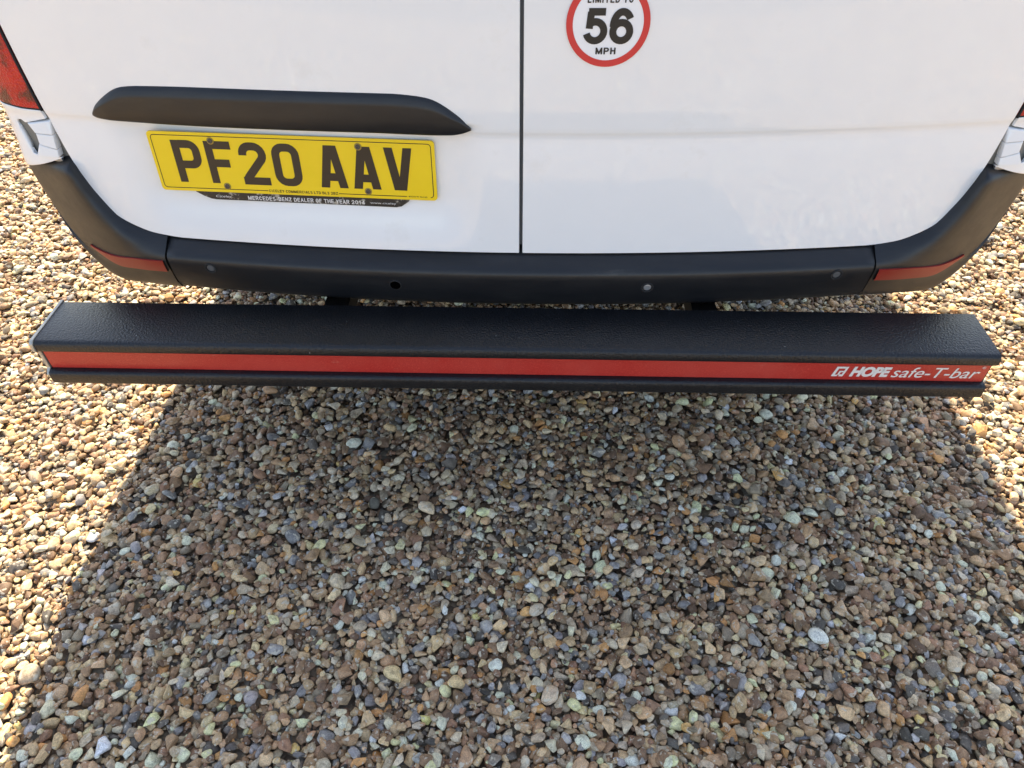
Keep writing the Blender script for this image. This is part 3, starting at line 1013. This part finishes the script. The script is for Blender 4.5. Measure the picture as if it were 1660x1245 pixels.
for i, (X, z) in enumerate(((-.605, .497), (-.241, .482), (.243, .483), (.604, .500))):
    c = Vector((VX + X, yface(X, z), z))
    ax = Vector((.18 * X, -1, -.12)).normalized()
    V, F = lathe([(.0118, -.004), (.0120, .0008), (.0108, .0018), (.0090, .0012), (.0084, -.002), (.0076, -.003)], c, ax, 24)
    sen = link('parking_sensor', V, F, DARK, bumper)
    if i != 1:
        sen['label'] = 'silver faced sensor' if i == 2 else 'dark faced sensor'
        V, F = lathe([(.0074, -.002), (.0072, .0004), (.0050, .0012), (.0030, .0007), (.0001, .0009)], c, ax, 20)
        link('sensor_face', V, F, BRIGHT if i == 2 else RUBBER, bumper)
    else:
        sen['label'] = 'empty sensor hole'
        V, F = lathe([(.0100, .0019), (.0060, .0020), (.0001, .0020)], c, ax, 20)
        link('hole_shade_disc', V, F, HOLE, bumper)  # black disc on the face, coloured as the shade inside the hole

# corner pieces, lofted through measured sections
A = [(-.6927, 1.2296, .5395), (-.7373, 1.2362, .5487), (-.7790, 1.2433, .5688), (-.8115, 1.2524, .6168), (-.8285, 1.2584, .6546), (-.8385, 1.262, .6789)]
Mm = [(-.6929, 1.2096, .5275), (-.746, 1.2162, .5285), (-.789, 1.2233, .5436), (-.8252, 1.2324, .591), (-.8422, 1.2384, .6372), (-.8528, 1.248, .6715)]
Bq = [(-.6945, 1.1946, .5105), (-.7600, 1.2130, .5030), (-.8362, 1.2433, .4930), (-.9043, 1.2824, .5060), (-.9440, 1.3084, .5600), (-.9640, 1.3200, .6570)]
Cq = [(-.6940, 1.1990, .4765), (-.7680, 1.2232, .4655), (-.8460, 1.2533, .4605), (-.9145, 1.2924, .4890), (-.9500, 1.3184, .5490), (-.9680, 1.3300, .6460)]
Dq = [(-.6890, 1.2100, .4330), (-.7659, 1.2390, .4190), (-.8520, 1.2633, .4190), (-.9190, 1.2974, .4750), (-.9530, 1.3224, .5430), (-.9690, 1.3340, .6420)]
for c_, e_ in ((A, (-.8440, 1.300, .6900)), (Mm, (-.8580, 1.294, .6850)), (Bq, (-.9560, 1.360, .6720)), (Cq, (-.9600, 1.364, .6650)), (Dq, (-.9610, 1.366, .6600))):
    c_.append(e_)
Eq = [(x_, y_ + .06, z_ - .006) for x_, y_, z_ in Dq[:3]] + [(x_ - .006, y_ + .09, z_ + .004) for x_, y_, z_ in Dq[3:]]
A0 = [(x_ + .004, y_ + .02, z_ + .002) for x_, y_, z_ in A]
curves = [cr(c, 10) for c in (A0, A, Mm, Bq, Cq, Dq, Eq)]
left_curves = curves
for s in (-1, 1):
    V = []
    curves = left_curves
    if s > 0:                                   # the right piece begins a little nearer the middle
        curves = [c.copy() for c in left_curves]
        for c in curves:
            c[:12, 0] += .016 * (1 - np.arange(12) / 12.0)
    nt2 = len(curves[0])
    for i in range(nt2):
        sec = cr([c[i] for c in curves], 6)
        for p in sec:
            V.append((VX - s * p[0], p[1], p[2]))
    ns = len(sec)
    F = grid_faces(nt2, ns)
    bc = link('bumper_corner', V, F, PLASTIC, van, sharp=60)
    # red reflector let into the lower edge
    V = []
    m_ = 27    # up to the third section
    for i in range(1, m_):
        b_, c = curves[3][i], curves[4][i]
        tap = sstep(0, .45, (m_ - i) / m_)
        for t, d_ in ((.10, .004), (.14, -.0040), (.55, -.0050), (.93, -.0040), (.97, .004)):
            tt = .10 + (t - .10) * (.25 + .75 * tap)
            p = b_ * (1 - tt) + c * tt
            V.append((VX - s * p[0], p[1] + d_ * .9 , p[2]))
    link('reflector', V, grid_faces(m_ - 1, 5), REFLECT, bc, sharp=50)

# ------------------------------------------------------------------ underrun bar behind the bumper
BX0, BX1 = -.9200, .8485
barp = [(1.1415, .4425), (1.1395, .4436), (1.027, .4436), (1.0225, .4428), (1.0190, .4408), (1.0165, .4370), (1.0160, .4260), (1.0168, .4220), (1.0190, .4198), (1.0285, .4195),
        (1.0285, .3722), (1.0195, .3718), (1.0150, .3700), (1.0130, .3670), (1.0125, .3620), (1.0128, .3470), (1.0145, .3435), (1.0190, .3418), (1.1395, .3418), (1.1415, .3430)]
Xs = np.linspace(BX0, BX1, 60)
V = []
for X in Xs:
    for y, z in barp:
        V.append((X, y, z))
nb = len(barp)
F = []
for i in range(len(Xs) - 1):
    for j in range(nb):
        a_, b_ = i * nb + j, i * nb + (j + 1) % nb
        F.append((a_, b_, b_ + nb, a_ + nb))
F += [tuple(range(nb)), tuple(range((len(Xs) - 1) * nb, len(Xs) * nb))]
bar = link('underrun_bar', V, F, COATING, van, sharp=40)
bar['label'] = 'black textured underrun bar with red reflective strip'
tf = Frame(((BX0 + BX1) / 2, 1.0268, .3960), (1, 0, 0), (0, 0, 1))
L2 = (BX1 - BX0) / 2
link('reflective_tape', *slab(tf, [(-L2 + .0015, .0228), (L2 - .002, .0228), (L2 - .004, -.0232), (-L2 + .003, -.0232)], .0012, -.0012), TAPE, bar, smooth=False)
for xa, sgn in ((BX0, -1), (BX1, 1)):
    if sgn > 0:
        continue
    V = []
    cap = [(1.146, .4450), (1.0225, .4452), (1.0145, .4400), (1.0138, .4230), (1.0180, .4180), (1.0245, .4175), (1.0245, .3740), (1.0150, .3640), (1.020, .345), (1.146, .345)]
    nq = len(cap)
    V = [(xa - .0005, y, z) for y, z in cap] + [(xa - .0075, y, z) for y, z in cap]
    F = [tuple(range(nq)), tuple(range(2 * nq - 1, nq - 1, -1))] + [(i, (i + 1) % nq, nq + (i + 1) % nq, nq + i) for i in range(nq)]
    bevel(link('end_plate', V, F, GALV, bar, smooth=False), .0015)
for xa in (-.40, .355):
    V, F = merge(box(xa - .025, xa + .025, 1.1418, 2.0, .350, .395), box(xa - .038, xa + .038, 1.1418, 1.150, .346, .410))
    link('mounting_arm', V, F, STRAW, bar, smooth=False)
# lettering printed on the tape
put_text('maker_lettering', 'HOPE', tf, .6690, -.0025, .0250, .0740, WHITEINK, bar, bold=.055, shear=.22, lift=.0005, spacing=.95)
put_text('model_lettering', 'safe-T-bar', tf, .7890, -.0025, .0255, .1600, WHITEINK, bar, bold=.004, shear=.25, lift=.0005)
put_text('registered_mark', '\u00ae', tf, .8710, .0120, .0062, .0062, WHITEINK, bar, lift=.0005)
def para(x0, x1, z0, z1, sh=.25):
    x0 += EX; x1 += EX; z0 -= .002; z1 -= .002
    P = [(x0 + z0 * sh, z0), (x1 + z0 * sh, z0), (x1 + z1 * sh, z1), (x0 + z1 * sh, z1)]
    return slab(tf, P[::-1], .0003, .0005)
EX = .0235
lg = [para(.579, .584, -.0125, .0115), para(.584, .596, .0070, .0115), para(.584, .5895, -.0125, -.0085), para(.5885, .592, -.0085, .0010), para(.592, .596, -.002, .0010),
      para(.5965, .6005, -.0125, .0115), para(.5925, .5965, -.0125, -.0075)]
link('maker_emblem', *merge(*lg), WHITEINK, bar, smooth=False)

# ------------------------------------------------------------------ wheels
for y in (2.45, 5.25):
    for s in (-1, 1):
        c = Vector((VX + s * .86, y, .325)); ax = Vector((s, 0, 0))
        V, F = lathe([(.20, -.10), (.30, -.11), (.335, -.085), (.338, 0), (.335, .085), (.30, .11), (.205, .10)], c, ax, 40)
        wh = link('wheel', V, F, TYRE, van)
        V, F = lathe([(.205, .10), (.195, .085), (.17, .06), (.10, .075), (.06, .09), (.0001, .09)], c, ax, 40)
        link('rim', V, F, STEEL, wh)
for s in (-1, 1):
    V, F = merge(box(VX - .925, VX + .925, 1.75, 6.3, .30, .455))
    if s > 0:
        link('underbody', V, F, DARK, van, smooth=False)
